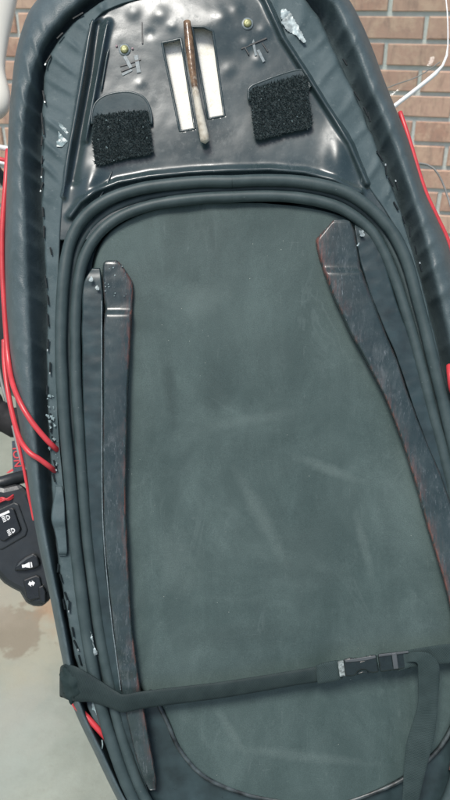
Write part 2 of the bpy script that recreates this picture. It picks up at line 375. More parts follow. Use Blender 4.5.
for r_ in range(38):
    for c_ in range(-22, 22):
        x = X0 + c_*BW + (BW/2 if r_ % 2 else 0); z = Z0 + (r_+.5)*BH
        if abs(x) < 4.4-BW/2: cells.append((x, z))
cells.sort(key=lambda q: math.hypot((q[0]-.05)/1.0, (q[1]-1.15)/.85))
for x, z in cells[:290]:
    o = bpy.data.objects.new('brick', random.choice(variants)); col.objects.link(o); o.parent = wall; o.location = (x, random.uniform(-.0012, .0012), z)
VV, FF = [], []
for i, (x, z) in enumerate(cells[290:]):
    V, Fc = brick_geo(100+i, x, z); k = len(VV); VV += V; FF += [tuple(a+k for a in f) for f in Fc]
tag(mk('outer_bricks', VV, FF, 'brick', wall, smooth=False), kind='stuff')

# ================================================================ the seat
D = .58; PX = D/F
V0 = -0.44                                           # the seat's base, along its length
base = CAM + FWD*D + UP*V0
seatm = Matrix((RT, UP, -FWD)).transposed().to_4x4(); seatm.translation = base
seat = empty('motorcycle_saddle', seatm)
tag(seat, 'upturned black motorcycle seat showing its plastic underside, red piping at the edges', 'seat')
def S(x, y, w_=0):
    k = PX*(D-w_)/D
    return Vector(((x-225)*k, (400-y)*k - V0, w_))

# closed outlines, left and right halves from the nose at the top to the tail at the bottom
L0l = [(192,-78),(120,-64),(65,-32),(35,0),(24,20),(15,52),(11,85),(8,120),(6,180),(4,240),(5,300),(10,360),(16,410),(24,455),(30,500),(38,545),(48,590),(56,630),(63,665),(72,705),(95,755),(117,800),(150,860),(220,925),(320,950)]
L0r = [(192,-78),(260,-70),(315,-42),(347,-5),(362,22),(374,50),(385,80),(395,105),(409,140),(424,188),(437,217),(449,244),(465,300),(480,360),(497,430),(510,500),(520,580),(525,660),(525,740),(515,800),(490,860),(420,925),(320,950)]
L2l = [(192,-45),(125,-30),(84,-2),(58,22),(42,45),(33,70),(27,95),(24,120),(23,160),(25,220),(27,280),(30,340),(33,400),(37,450),(41,500),(48,545),(57,590),(65,630),(72,668),(82,708),(104,755),(126,800),(157,855),(224,912),(320,936)]
L2r = [(192,-45),(250,-42),(298,-25),(330,0),(347,30),(360,60),(370,88),(381,112),(396,150),(410,190),(418,215),(427,245),(441,300),(455,360),(472,430),(486,500),(497,580),(503,660),(503,740),(494,795),(470,850),(412,910),(320,936)]
L4l = [(192,-22),(135,-12),(97,4),(76,20),(60,38),(49,54),(45,72),(43,100),(41,150),(42,200),(45,260),(47,310),(47,360),(48,410),(50,450),(52,490),(56,540),(62,590),(70,630),(78,668),(88,708),(109,752),(130,800),(160,850),(226,905),(320,928)]
L4r = [(192,-22),(245,-22),(285,-12),(312,8),(332,45),(350,83),(364,115),(378,150),(390,180),(402,215),(414,255),(426,300),(438,350),(453,415),(468,480),(480,550),(488,640),(490,730),(482,790),(460,842),(405,902),(320,928)]
L5l = [(192,-8),(145,-2),(112,8),(95,20),(88,36),(82,70),(74,120),(68,158),(63,195),(60,235),(58,300),(57,360),(58,420),(63,480),(70,540),(78,600),(87,650),(96,700),(113,750),(134,800),(164,848),(228,900),(320,922)]
L5r = [(192,-8),(230,-12),(255,-10),(266,0),(283,37),(303,68),(323,100),(337,122),(350,143),(367,183),(386,212),(404,245),(416,290),(428,335),(441,385),(456,440),(470,510),(480,600),(483,700),(476,770),(452,835),(402,896),(320,922)]
NH = 340
def loop(l, r):
    a = cat(l, NH); b = cat(r, NH)
    return a + b[-2:0:-1]
lp0, lp2, lp4, lp5 = loop(L0l, L0r), loop(L2l, L2r), loop(L4l, L4r), loop(L5l, L5r)
n_ = len(lp0)
def mixl(a, b, u): return [p.lerp(q, u) for p, q in zip(a, b)]
ctr = Vector((250, 430))
def shr(l, k): return [ctr + (p-ctr)*k for p in l]
rows = [(shr(lp0, .05), -.118), (shr(lp0, .5), -.116), (shr(lp0, .78), -.106), (shr(lp0, .92), -.085), (shr(lp0, .985), -.06), (lp0, -.034), (mixl(lp0, lp2, .08), -.020),
        (mixl(lp0, lp2, .22), -.008), (mixl(lp0, lp2, .45), -.0005), (mixl(lp0, lp2, .75), .0022), (lp2, .0012), (mixl(lp2, lp4, .16), -.0035), (mixl(lp2, lp4, .5), -.014), (mixl(lp2, lp4, .95), -.0235), (mixl(lp4, lp5, .25), -.025), (mixl(lp4, lp5, .9), -.025)]
SL = [0]
for a_, b_ in zip(lp4, lp4[1:]): SL.append(SL[-1]+(b_-a_).length)
V = []
for ri, (lp, ww) in enumerate(rows):
    for j, p in enumerate(lp):
        dw = 0
        if ri >= 5:
            dw = .0016*nz(p.x, p.y, 0, .03) + .0008*nz(p.x, p.y, 3, .09)
            if ri >= 8:
                pl = max(0, math.sin(SL[j]*6.283/23 + 2.5*nz(p.x, p.y, 9, .02)))**2
                amp = .0042 if p.y < 185 and p.x < 225 else (.0030 if p.y < 300 else .0017)
                dw += amp*pl*(.3, .45, .7, 1.3, 1.6, 1.2, 1, 1)[ri-8]*(.6+nz(p.x, p.y, 12, .05))
        V.append(S(p.x, p.y, ww+dw))
o = mk('cover', V, grid_faces(len(rows), n_, True, True), 'vinyl', seat)
sb = o.modifiers.new('sub', 'SUBSURF'); sb.levels = 1; sb.render_levels = 1
tag(o, label='smooth black vinyl cover pulled over the seat edge')
# stapled hem of the cover
hrows = [(lp4, -.016), (mixl(lp4, lp5, .02), -.0075), (mixl(lp4, lp5, .12), -.0062), (mixl(lp4, lp5, .35), -.0062), (mixl(lp4, lp5, .6), -.006), (mixl(lp4, lp5, .85), -.0052), (lp5, -.0042), (mixl(lp4, lp5, 1.06), -.009)]
V = []
for ri, (lp, ww) in enumerate(hrows):
    for j, p in enumerate(lp):
        jit = nz(p.x, p.y, 5, .06)*1.6 + nz(p.x, p.y, 7, .2)*.7
        q = p + (lp5[j]-lp4[j]).normalized()*jit*(1 if ri < 3 else 0)
        f = math.sin(math.pi*min(1, ri/6))
        dw = f*(.0012*nz(p.x, p.y, 1, .05) + .0005*nz(p.x, p.y, 2, .16))
        if p.y < 185 and p.x < 225: dw += f*.0046*max(0, math.sin(SL[j]*6.283/23+2.5*nz(p.x, p.y, 9, .02)))**3*(.6+nz(p.x, p.y, 12, .05))
        elif p.y < 200: dw += f*(.0035*nz(p.x, p.y, 15, .03)+.0022*max(0, math.sin(SL[j]*6.283/34+3*nz(p.x, p.y, 9, .02)))**3)
        V.append(S(q.x, q.y, ww+dw))
o = mk('cover_hem', V, grid_faces(len(hrows), n_, True, True), 'hem', seat)
sb = o.modifiers.new('sub', 'SUBSURF'); sb.levels = 1; sb.render_levels = 1
tag(o, label='stapled dusty hem of the black cover')
# staples
def hem_dir(x, y):
    best = min(range(n_), key=lambda j: (lp4[j].x-x)**2+(lp4[j].y-y)**2); d = lp4[(best+1) % n_]-lp4[best-1]
    return math.atan2(-d.y, d.x)
stap = [(44,97),(42,118),(42,141),(42,160),(42,186),(44,232),(51,251),(48,320),(50,368),(47,390),(51,417),(53,440),(55,465),(58,568),(61,578),(64,604),(69,606),(73,632),(80,660),(60,36),(48,60),(369,117),(366,112),(380,156),(397,186),(396,206),(391,182),(410,232),(421,268),(78,16),(345,62),(357,96),(386,170),(404,220),(416,250),(43,128),(42,172),(43,212),(46,282),(48,300),(48,345),(51,428),(54,478),(66,596),(76,645)]
for i, (x, y) in enumerate(stap):
    a = hem_dir(x, y) + random.uniform(-.3, .3)
    b = random.random() < .22
    box('staple', S(x, y, -.0045+random.uniform(-.0005, .0006)), (.0095*random.uniform(.6, 1.1), .0011, .0014), a, 'staple', seat)
    if i % 4 == 0: box('staple_glint', S(x, y, -.0034) + Vector((math.cos(a), math.sin(a), 0))*.0042, (.0016, .0010, .0010), a, 'staple_glint_steel', seat)  # bright chip painting in a glint on every fourth staple
# ---- moulded front plate: height field with ribs, pockets and two hand slots
ridA = [(93,22),(90,33),(82,80),(75,120),(68,158),(63,196)]
ridB = [(108,22),(105,36),(96,85),(86,140)]
ridC = [(109,48),(106,62),(101,92)]
ridR = [(258,-12),(266,0),(283,37),(303,68),(323,100),(337,122),(350,143),(367,183)]
arcT = [(70,216),(80,202),(96,191),(118,182),(150,176),(190,172),(230,170),(270,169),(305,172),(335,180),(360,192)]
slotL = [(162,43),(181,39),(195,129),(180,131.5)]
slotR = [(192,27),(204,27),(213,31.5),(224.5,116),(208,119)]
def gss(d, s): return math.exp(-(d/s)**2)
def hfront(x, y):
    h = -.0065
    h += .003*gss(segd(x, y, ridA), 3.5)+.003*gss(segd(x, y, ridB), 3.0)
    h -= .003*gss(segd(x, y, [(98,25),(92,75),(82,130),(73,180)]), 5)
    dR = segd(x, y, ridR); h += .0060*gss(dR, 3.6)
    h -= .003*gss(segd(x-9, y+3, ridR), 6)
    h += .0045*gss(segd(x, y, arcT), 3.4)
    ux, uy = (x-89)*.93+(y-186)*.36, -(x-89)*.36+(y-186)*.93
    h += .0052*math.exp(-((ux/10)**2+(uy/22)**2)*1.2)
    h += .0050*math.exp(-(((x-338)/12)**2+((y-157)/24)**2))
    h += .0045*math.exp(-(((x-205)/62)**2+((y-22)/30)**2))
    for (bx, by, br, ba) in ((133,12,7,.0010),(160,14,9,.0012),(172,26,5,.0007),(222,16,8,.0010),(236,8,7,.001),(246,44,6,.0009),(258,60,6,.0010),(150,34,5,-.0007),(264,30,7,.0009),(140,84,5,.0005),(228,70,7,.0007)):
        if abs(x-bx) < 3*br and abs(y-by) < 3*br: h += ba*math.exp(-((x-bx)**2+(y-by)**2)/br**2)
    h += .0007*nz(x, y, 0, .024) + .00012*nz(x, y, 4, .1) + .0012*nz(x*.6, y, 8, .016)
    return h
T2l = [(232,197),(205,198),(175,201),(148,206.5),(126,214),(108,225),(95,238),(86,253),(80,272),(76.5,300),(75.5,340),(76,380),(78.5,420),(81,460),(84,500),(88,545),(94,590),(101,640),(111,690),(123,740),(146,800),(180,845),(240,884),(320,900)]
T2r = [(232,197),(260,196),(290,197),(315,200.5),(338,207),(357,218),(372,232),(383,250),(393,274),(402,300),(417,352),(432,412),(450,482),(462,575),(466,680),(459,762),(437,820),(392,874),(320,900)]
polyT = [(p.x, p.y-3) for p in cat(T2l, 90)+cat(T2r, 90)[::-1]]
poly5 = [(p.x, p.y) for p in mixl(lp4, lp5, .8)]
st = 1.25; gx0, gx1, gy0, gy1 = 50, 425, -20, 240
nx, ny = int((gx1-gx0)/st)+1, int((gy1-gy0)/st)+1
idx = {}; V = []; Fc = []
def gv(i, j):
    if (i, j) not in idx:
        x, y = gx0+i*st, gy0+j*st; idx[(i, j)] = len(V); V.append(S(x, y, hfront(x, y)))
    return idx[(i, j)]
for j in range(ny-1):
    for i in range(nx-1):
        x, y = gx0+(i+.5)*st, gy0+(j+.5)*st
        if not inside(x, y, poly5) or inside(x, y, slotL) or inside(x, y, slotR): continue
        if inside(x, y, polyT): continue
        Fc.append((gv(i, j), gv(i, j+1), gv(i+1, j+1), gv(i+1, j)))
o = mk('front_plate', V, Fc, 'pan', seat); tag(o, label='glossy scuffed plastic plate with two hand slots')
sl = o.modifiers.new('solid', 'SOLIDIFY'); sl.thickness = .0025; sl.offset = -1
for pl in (slotL, slotR):
    ps = pl + pl[:2]; pts = []
    for i in range(len(pl)):
        a, b = Vector(ps[i]), Vector(ps[i+1])
        for k in range(8): q = a.lerp(b, k/8); pts.append(S(q.x, q.y, hfront(q.x, q.y)-.0004))
    pts.append(pts[0]); sweep('slot_rim', pts, .0011, 'pan', seat, 8, caps=False)
prism('foam_block', [(146,12),(232,8),(246,150),(158,156)], -.06, -.0125, S, 'foam', seat, .004)
for pl, rr in ((ridA, 1.9), (ridB, 1.6), (ridC, 1.0)):
    q = cat(pl, 40); sweep('plate_rib', [S(p.x, p.y, hfront(p.x, p.y)+.0014) for p in q], [PX*rr*min(1, .25+i/6, .25+(39-i)/6) for i in range(40)], 'pan', seat, 10)
q = cat([(112,171),(107,184),(99,199),(90,212),(80,226)], 30); sweep('plate_rib', [S(p.x, p.y, -.0055) for p in q], [PX*1.4*min(1, .2+i/8, .2+(29-i)/8) for i in range(30)], 'pan', seat, 8)
for poly in ([(92,124),(92.5,112),(96,103),(104,96.5),(116,93),(130,92.5),(141,96),(147.5,103),(151,114),(151.5,124)], [(249,100),(248.5,91),(252,86),(264,81),(280,75),(296,70.5),(304,71),(309,76),(311,86)]):
    q = cat(poly, 40); V = []
    for p in q: V.append(S(p.x, p.y, -.0025))
    mx = (sum(p[0] for p in poly)/len(poly), max(p[1] for p in poly)+3); m_ = Vector(mx)
    for k, ww in ((.16, -.0030), (.45, -.0048), (.9, -.0054)):
        for p in q: p2 = Vector((p.x, p.y)).lerp(Vector((p.x*.55+m_.x*.45, m_.y)), k); V.append(S(p2.x, p2.y, ww))
    mk('pocket_slope', V, grid_faces(4, 40, False, True), 'slope', seat)
    sweep('pocket_rim', [S(p.x, p.y, -.0032) for p in q], PX*1.3, 'pan', seat, 10)
# lower pan floor under everything
yr = list(range(205, 905, 10)); V = []; NCOL = 24
tabL = sorted([(p.y, p.x) for p in lp5[:NH] if p.y > 150]); tabR = sorted([(p.y, p.x) for p in lp5[NH:] if p.y > 150])
def lin(tab, y):
    for a, b in zip(tab, tab[1:]):
        if a[0] <= y <= b[0]: return a[1]+(b[1]-a[1])*(y-a[0])/max(1e-6, b[0]-a[0])
    return tab[0][1] if y < tab[0][0] else tab[-1][1]
for y in yr:
    l, r = lin(tabL, y)-3, lin(tabR, y)+3
    for k in range(NCOL+1):
        x = l+(r-l)*k/NCOL; V.append(S(x, y, -.0135+.001*nz(x, y, 0, .03)))
o = mk('pan_floor', V, grid_faces(len(yr), NCOL+1, False, True), 'wall_plastic', seat)
# ---- gasket: two rubber tubes running round the tray
T1l = [(232,181.5),(200,182),(170,184.5),(140,189),(116,196),(97,206),(83,219),(73,235),(67,255),(63,285),(61.5,320),(61,360),(63,400),(67,450),(71,490),(75,540),(81,590),(88,640),(97,690),(111,740),(134,800),(168,850),(235,895),(320,912)]
T1r = [(232,181.5),(260,180.5),(290,181),(318,184.5),(345,192),(366,205),(384,222),(397,240),(408,265),(417,298),(430,350),(446,415),(462,490),(473,580),(477,680),(470,765),(447,828),(398,888),(320,912)]
def tubeloop(l, r, w_, rad, name):
    pts = cat(l, 150)+cat(r, 150)[-2:0:-1]; pts.append(pts[0])
    P3 = [S(p.x+.5*nz(p.x, p.y, 0, .02), p.y+.4*nz(p.x, p.y, 3, .03), w_+.0006*nz(p.x, p.y, 6, .03)) for p in pts]; P3[-1] = P3[0]
    return sweep(name, P3, [rad*(1+.05*nz(p.x, p.y, 21, .03)+.03*nz(p.x, p.y, 22, .1)) for p in pts[:-1]]+[rad*(1+.05*nz(pts[0].x, pts[0].y, 21, .03)+.03*nz(pts[0].x, pts[0].y, 22, .1))], 'rubber', seat, 14, caps=False)
tag(tubeloop(T1l, T1r, -.0020, .0049, 'gasket_tube'), label='outer rubber gasket tube')
tag(tubeloop(T2l, T2r, -.0042, .0045, 'gasket_tube'), label='inner rubber gasket tube')
tubeloop([(a[0]*.45+b[0]*.55, a[1]*.45+b[1]*.55) for a, b in zip(T1l, T2l)], [(232,189.3),(260,188.3),(290,189),(317,192.5),(342,199.5),(362,211.5),(378,227),(390,245),(401,270),(410,299),(424,351),(439,414),(456,486),(468,578),(472,680),(465,764),(442,824),(395,881),(320,906)], -.0085, .0036, 'gasket_web')
# ---- mat in the tray: row-wise sheet with a dropped edge
matL = [(203,205),(206,176),(212,146),(220,126),(232,108),(250,96),(275,91),(320,91),(500,96),(600,104),(660,116),(690,140),(702,156),(720,166),(750,179),(776,204),(793,245),(801,290),(804,330)]
matR = [(203,262),(206,295),(212,330),(220,352),(232,366),(250,378),(275,388),(320,402),(400,424),(500,445),(600,456),(660,460),(690,462),(702,460),(720,455),(750,437),(776,405),(793,370),(801,345),(804,332)]
ys = [203+ (804-203)*(0.5-0.5*math.cos(math.pi*k/150)) for k in range(151)]
V = []; NC = 70
def hm(x, y): return -.0078+.0022*nz(x, y, 0, .007)+.0007*nz(x, y*.6, 3, .02)+.0009*math.exp(-((x-(150+.3*(y-400)))/14)**2)*.5
for y in ys:
    l, r = itp(matL, y)[0], itp(matR, y)[0]
    for k in range(NC+1):
        u = k/NC; x = l+(r-l)*u; V.append(S(x, y, -.013 if k in (0, NC) else hm(x, y)))
o = mk('tray_mat', V, grid_faces(len(ys), NC+1, False, True), 'mat', seat); tag(o, label='matt grey rubber mat, dusty and smudged')
sl = o.modifiers.new('solid', 'SOLIDIFY'); sl.thickness = .003; sl.offset = -1
# lip round the foot of the mat, scraped
lipp = cat([(150,690),(158,704),(167,722),(180,750),(205,777),(246,794),(290,802),(331,805),(372,793),(406,777),(438,750),(456,720)], 60)
sweep('mat_lip', [S(p.x, p.y, -.0082) for p in lipp], .0018, 'lip', seat, 10)
# ---- rails and inner walls
def bar(name, tab, mat, parent, wear_right, hb=-.012, wob=.6, crown=.045, n=260):
    y0, y1 = tab[0][0], tab[-1][0]; V = []; A = []
    prof = [(0, 0, .0), (.03, .6, .2), (.055, .9, .2), (.09, 1, .1), (.13, 1+crown*.3, 0), (.3, 1+crown*.8, 0), (.5, 1+crown, 0), (.72, 1+crown*.8, .12), (.87, 1+crown*.3, .4), (.91, 1, 1), (.945, .9, 1), (.97, .6, 1), (1, 0, 1)]
    if not wear_right: prof = [(u, h, prof[len(prof)-1-i][2]) for i, (u, h, _) in enumerate(prof)]
    for k in range(n+1):
        y = y0+(y1-y0)*k/n; l, r, top = itp(tab, y)
        l += wob*nz(0, y, 1, .05); r += wob*nz(5, y, 1, .06)
        for (u, h, wr) in prof:
            x = l+(r-l)*u; V.append(S(x, y, hb+(top-hb)*h+.0004*nz(x, y, 0, .12))); A.append(wr)
    m = len(prof); Fc = grid_faces(n+1, m, False, True)
    Fc.append(tuple(range(m))[::-1]); Fc.append(tuple(n*m+i for i in range(m)))
    return mk(name, V, Fc, mat, parent, attr=A)
o = bar('rail', [(260.5,106,117,-.003),(262,103.5,119,-.0018),(266,102.2,123,-.0016),(278,101.5,131.5,-.0016),(284,101.7,134,-.0016),(310,103.5,133.5,-.0016),(314,103.2,133,.0022),(320,103,132.5,.0028),(350,102,131,.003),(400,102,128.5,.003),(450,101.5,127.5,.003),(500,102,127,.003),(540,103,128,.003),(580,107,130,.003),(620,111.5,132,.003),(660,116,137,.003),(700,122.5,143,.0025),(740,131,150,.002),(775,141,156,.0015),(790,149,156,-.004)], 'rail', seat, True)
tag(o, label='scuffed left rail with brown wear along its inner edge')
o = bar('rail', [(219,335,344,-.003),(221,332,350,-.0018),(232,321.5,356,-.0016),(240,315,358,-.0016),(255,317,360,-.0016),(268,321,362.5,-.0016),(272,322.5,364,.0022),(278,325,366,.0028),(297,332,373,.003),(335,350,387.5,.003),(360,364,398,.003),(380,375,404.5,.003),(400,385,411,.003),(420,393,418.5,.003),(445,402,429,.003),(480,413,444,.003),(530,427,460,.003),(597,447,470,.003),(650,456,476,.002),(710,458,475,.002),(770,448,465,-.002)], 'rail', seat, False)
tag(o, label='scuffed right rail with brown wear along its inner edge')
bar('tray_wall', [(268,92,100,-.006),(276,86,102,-.0030),(284,82.5,103,-.0026),(300,81,104,-.0022),(400,82,103.5,-.0022),(500,88,104,-.0022),(560,93.5,105,-.0022),(620,101.5,113,-.0022),(690,113.5,123,-.0025),(750,126.5,135,-.003),(792,139,149,-.006)], 'wall_plastic', seat, True, crown=0)
bar('tray_wall', [(222,354,362,-.006),(230,354,371,-.0030),(262,359,386,-.0022),(300,371,397,-.0022),(335,386,410,-.0022),(360,396.5,416.5,-.0022),(417,416,432,-.0022),(462,433,446,-.0022),(500,448,455,-.0025),(520,452,457,-.006)], 'wall_plastic', seat, False, crown=0)
bar('wall_seam', [(300,101,102.4,.0022),(400,101.2,102.6,.0024),(520,102.2,103.6,.0024),(600,108.6,110,.0024),(690,120,121.4,.002)], 'mark', seat, True, wob=.2)
# ---- pile pads in their pockets
def pad(poly, label):
    def P(x, y, w_): return S(x, y, hfront(x, y)*.3-.0045+w_)
    bm = bmesh.new()
    o = prism('pile_pad', poly, -.004, .0035, lambda x, y, w_: S(x, y, -.0052+w_), 'pile', seat, .001)
    xs = [p[0] for p in poly]; yy = [p[1] for p in poly]; V = []; Fc = []; rg = random.Random(len(label))
    cnt = 0
    while cnt < 7000:
        x, y = rg.uniform(min(xs)-1, max(xs)+1), rg.uniform(min(yy)-1, max(yy)+1)
        if not inside(x, y, poly): continue
        cnt += 1; L = rg.uniform(1.5, 4.2); a = rg.uniform(0, 6.28); b = rg.uniform(.0006, .0030)
        p0 = S(x, y, -.0022); d = Vector((math.cos(a)*L*.0006, math.sin(a)*L*.0006, b)); s = Vector((-math.sin(a), math.cos(a), 0))*rg.uniform(.00025, .0006)
        k = len(V); V += [p0-s, p0+s, p0+d]; Fc.append((k, k+1, k+2))
    q = mk('pile', V, Fc, 'pile', o, smooth=False); tag(q, kind='stuff'); tag(o, label=label)
    V = []; Fc = []
    for _ in range(12):
        while True:
            x, y = rg.uniform(min(xs), max(xs)), rg.uniform(min(yy), max(yy))
            if inside(x, y, poly): break
        c0 = S(x, y, .0006); k = len(V); r_ = rg.uniform(.0002, .0005)
        V += [c0+Vector((r_, 0, 0)), c0+Vector((0, r_*1.6, .0004)), c0+Vector((-r_, 0, .0002)), c0+Vector((0, -r_, 0))]; Fc.append((k, k+1, k+2, k+3))
    tag(mk('lint', V, Fc, 'glue', o, smooth=False), kind='stuff')
pad([(93.5,119),(97,115),(142,110.5),(148,112),(150,130),(153,151),(150,154),(120,159),(99,165),(95,163),(92.5,140)], 'black fuzzy pile pad on the left of the hand slots')
pad([(250,93),(254,88),(300,75.5),(307,76),(309,100),(312.5,124),(309,128),(280,134),(260,140),(255,138),(252,115)], 'black fuzzy pile pad on the right of the hand slots')
# ---- rusty grab bar across the slots
bp = cat([(187,22),(189,40),(193,75),(199,110),(203.5,132),(205,141)], 40)
sweep('grab_bar', [S(p.x, p.y, .0015+.0035*math.sin(math.pi*i/39)) for i, p in enumerate(bp)], [.0030+.0005*math.sin(i*.2)+(.0003 if i > 22 else 0) for i in range(40)], 'bar', seat, 14, attr=True)
# ---- bolts, moulded marks, residues
def disc(name, x, y, r, h, mat, parent=seat, w0=None):
    z = hfront(x, y) if w0 is None else w0; V = []; k = 14
    for rr, hh in ((r, -.002), (r, h*.7), (r*.8, h), (r*.25, h*.92)):
        for i in range(k): a = 6.2832*i/k; V.append(S(x, y, 0)+Vector((math.cos(a)*rr, math.sin(a)*rr, z+hh)))
    Fc = grid_faces(4, k, True); Fc.append(tuple(3*k+i for i in range(k))); return mk(name, V, Fc, mat, parent)
for (x, y) in ((123.5, 46), (247.5, 22)):
    disc('bolt_washer', x, y, .0049, .0008, 'mark'); disc('bolt', x, y, .0033, .0024, 'bolt')
def strip(name, x0, y0, x1, y1, wd, mat, h=.0008, lift=.0002):
    c = ((x0+x1)/2, (y0+y1)/2); a = math.atan2(-(y1-y0), x1-x0); L = math.hypot(x1-x0, y1-y0)*PX
    return box(name, S(c[0], c[1], hfront(*c)+lift), (L, wd*PX, h), a, mat, seat, .0002)
for q in ((120,66.5,141,59.5,1.6),(121,71.5,139,64.5,1.6),(241,49,267,38,1.8),(262,43,268,52,1.4),(243,44,249,55,1.4),(142,22,142.5,44,1.3)): strip('moulded_groove', *q, 'darkmark')
for q in ((124.5,56,131,68,3.6),(136,55,139,73,4.2),(122,75,132,70,2.6),(252,36,256,56,2.6),(258,50,264,62,3)): strip('moulded_mark', *q, 'mark')
for (x, y) in ((115.5,42.5),(131.5,45)): disc('lint_speck', x, y, .0009, .0012, 'lint')
def crumple(name, pts, seed, amp, mat, w0, label=None, fr=.12):
    """thin crumpled film over an outline"""
    xs = [p[0] for p in pts]; yy = [p[1] for p in pts]; st_ = max(.6, (max(xs)-min(xs))/34); V = []; Fc = []; ix = {}
    def g_(i, j):
        if (i, j) not in ix:
            x, y = min(xs)+i*st_, min(yy)+j*st_; ix[(i, j)] = len(V)
            V.append(S(x+.5*nz(x, y, seed+3, .7), y+.5*nz(x, y, seed+5, .7), w0(x, y)+amp*abs(nz(x, y, seed, fr))+amp*.4*nz(x, y, seed+1, fr*2.6)))
        return ix[(i, j)]
    for i in range(int((max(xs)-min(xs))/st_)+1):
        for j in range(int((max(yy)-min(yy))/st_)+1):
            x, y = min(xs)+(i+.5)*st_, min(yy)+(j+.5)*st_
            if inside(x+2*nz(x, y, seed+9, .3), y+2*nz(x, y, seed+8, .3), pts): Fc.append((g_(i, j), g_(i, j+1), g_(i+1, j+1), g_(i+1, j)))
    o = mk(name, V, Fc, mat, seat)
    if label: tag(o, label=label)
    return o
crumple('foil_scrap', [(280,13),(284,9),(291,12),(295,21),(300,30),(306,41),(303,42),(295,35),(288,31),(282,23)], 2, .0005, 'foil', lambda x, y: -.0028, 'crumpled silver foil scrap stuck beside the right rib')
crumple('glue_and_glint', [(59,122),(64,126),(68,133),(66,141),(60,148),(56,146),(58,136)], 4, .0008, 'glue', lambda x, y: -.0048)
crumple('torn_backing', [(80,608),(84,612),(88,624),(92,640),(97,652),(95,660),(90,657),(87,645),(83,630),(80,618)], 6, .0022, 'foil', lambda x, y: .0008, 'torn white backing film on the hem beside the gasket')
for i in range(46):
    y = random.uniform(392, 470); x = 49+ (y-392)*.09+random.gauss(0, 2.6); s = random.uniform(.5, 1.5)
    crumple('glue_crumb', [(x-s, y-s), (x+s, y-s*.6), (x+s*.7, y+s*1.5), (x-s*.8, y+s)], 20+i, .0004, 'glue', lambda x, y: -.0038) if i < 26 else None
# pale films standing in for specular highlights at the rail heads
for i, (x, y, r_) in enumerate(((91,279,2.2),(97,287,2),(362,233,2.8),(358,244,1.8))): crumple('glue_and_glint', [(x-r_, y-r_*.8), (x+r_*.4, y-r_*1.2), (x+r_, y+r_*.3), (x+r_*.3, y+r_*1.4), (x-r_*.8, y+r_)], 60+i, .0005, 'foil', lambda x, y: .0012)
for i in range(16): disc('speck', random.uniform(104, 131), random.uniform(266, 300), random.uniform(.0002, .0006), .0003, 'glue', w0=-.0009)
# fabric tab folded over the hem
bar('cover_tab', [(486,55,62.5,-.004),(492,54.5,64,-.0015),(505,52.5,65.5,0),(517,51,66,.0028),(522,51.5,66,.0030),(530,54,66.5,.0005),(545,57,67.5,0),(553,58,67.5,-.0005),(556,59,66.5,-.004)], 'hem', seat, True, hb=-.0085, n=60)
# ---- red piping
def pipe(pts, rad, label=None, n=70):
    P3 = cat([tuple(S(*p)) for p in pts], n); o = sweep('piping', P3, rad, 'red', seat, 12)
    if label: tag(o, label=label)
    return o
RD = 2.7*PX
pipe([(8,150,-.045),(6,180,-.036),(2.6,225,-.034),(2.2,262,-.033),(4,300,-.031),(7,345,-.028),(9.5,368,-.022),(13.5,386,-.009),(21,404,.001),(32,422,.0045),(45,438,.003),(54,447,-.002),(60,452,-.012)], RD*1.05, 'long red piping end tucked under the hem')
pipe([(4,340,-.036),(4.5,362,-.033),(7.5,388,-.027),(12.5,414,-.016),(19.5,438,-.003),(29,452,.0045),(40,459.5,.0045),(50,467,.000),(56,472,-.010)], RD, 'second red piping end beside the tab')
pipe([(10,404,-.036),(14,424,-.035),(19.5,448,-.034),(24.5,472,-.034),(29,496,-.034),(34,520,-.037)], RD*.62, 'thin red piping along the left edge')
pipe([(400,112,-.040),(408,136,-.036),(424,188,-.034),(437,217,-.034),(449,244,-.034),(465,300,-.034),(480,360,-.034),(497,430,-.034)], RD*.9, 'red piping along the right edge')
pipe([(449.5,366,-.002),(450.5,376,.004),(452,388,.004),(456,398,-.002)], RD*1.3, 'short red piping end at the right edge', 20)
pipe([(71,697,-.028),(76,706,-.012),(86,716,-.006),(97,728,-.004),(106,738,-.006)], RD*1.1, 'short red piping end below the strap', 30)
crumple('loose_liner', [(92,700),(99,702),(101,714),(97,716),(92,708)], 41, .001, 'glue', lambda x, y: -.004)
lo = cat([tuple(S(x, y, w_)) for x, y, w_ in ((102,740,-.004),(102.5,746,-.001),(100.5,752,-.004),(97,754,-.010))], 24)
sweep('loose_thread', lo, .0006, 'glue', seat, 6)

# ================================================================ the strap round the seat
strap = empty('luggage_strap', seatm)
tag(strap, 'black webbing strap with a side release buckle, cinched round the lower seat', 'strap')
def ribbon(name, rows_, mat='web', th=.0011, n=90, label=None, curl=0, wr=.0004):
    """rows: (upper point xyw, lower point xyw)"""
    a = cat([tuple(S(*r[0])) for r in rows_], n); b = cat([tuple(S(*r[1])) for r in rows_], n); V = []; U = []; L = 0
    for i in range(n):
        if i: L += (a[i]-a[i-1]).length
        wdt = (a[i]-b[i]).length
        for k in range(7):
            u = k/6; p = a[i].lerp(b[i], u); p.z += wr*nz(p.x*1000, p.y*1000, 3, .05) - curl*max(0, (.42-u)/.42)**1.5 - curl*.3*max(0, (u-.75)/.25)**2; V.append(p); U.append((L*900, u))
    o = mk(name, V, grid_faces(n, 7, False, True), mat, strap, uvs=U)
    sl = o.modifiers.new('solid', 'SOLIDIFY'); sl.thickness = th; sl.offset = 0; bevel(o, .0003, 1)
    if label: tag(o, label=label)
    return o
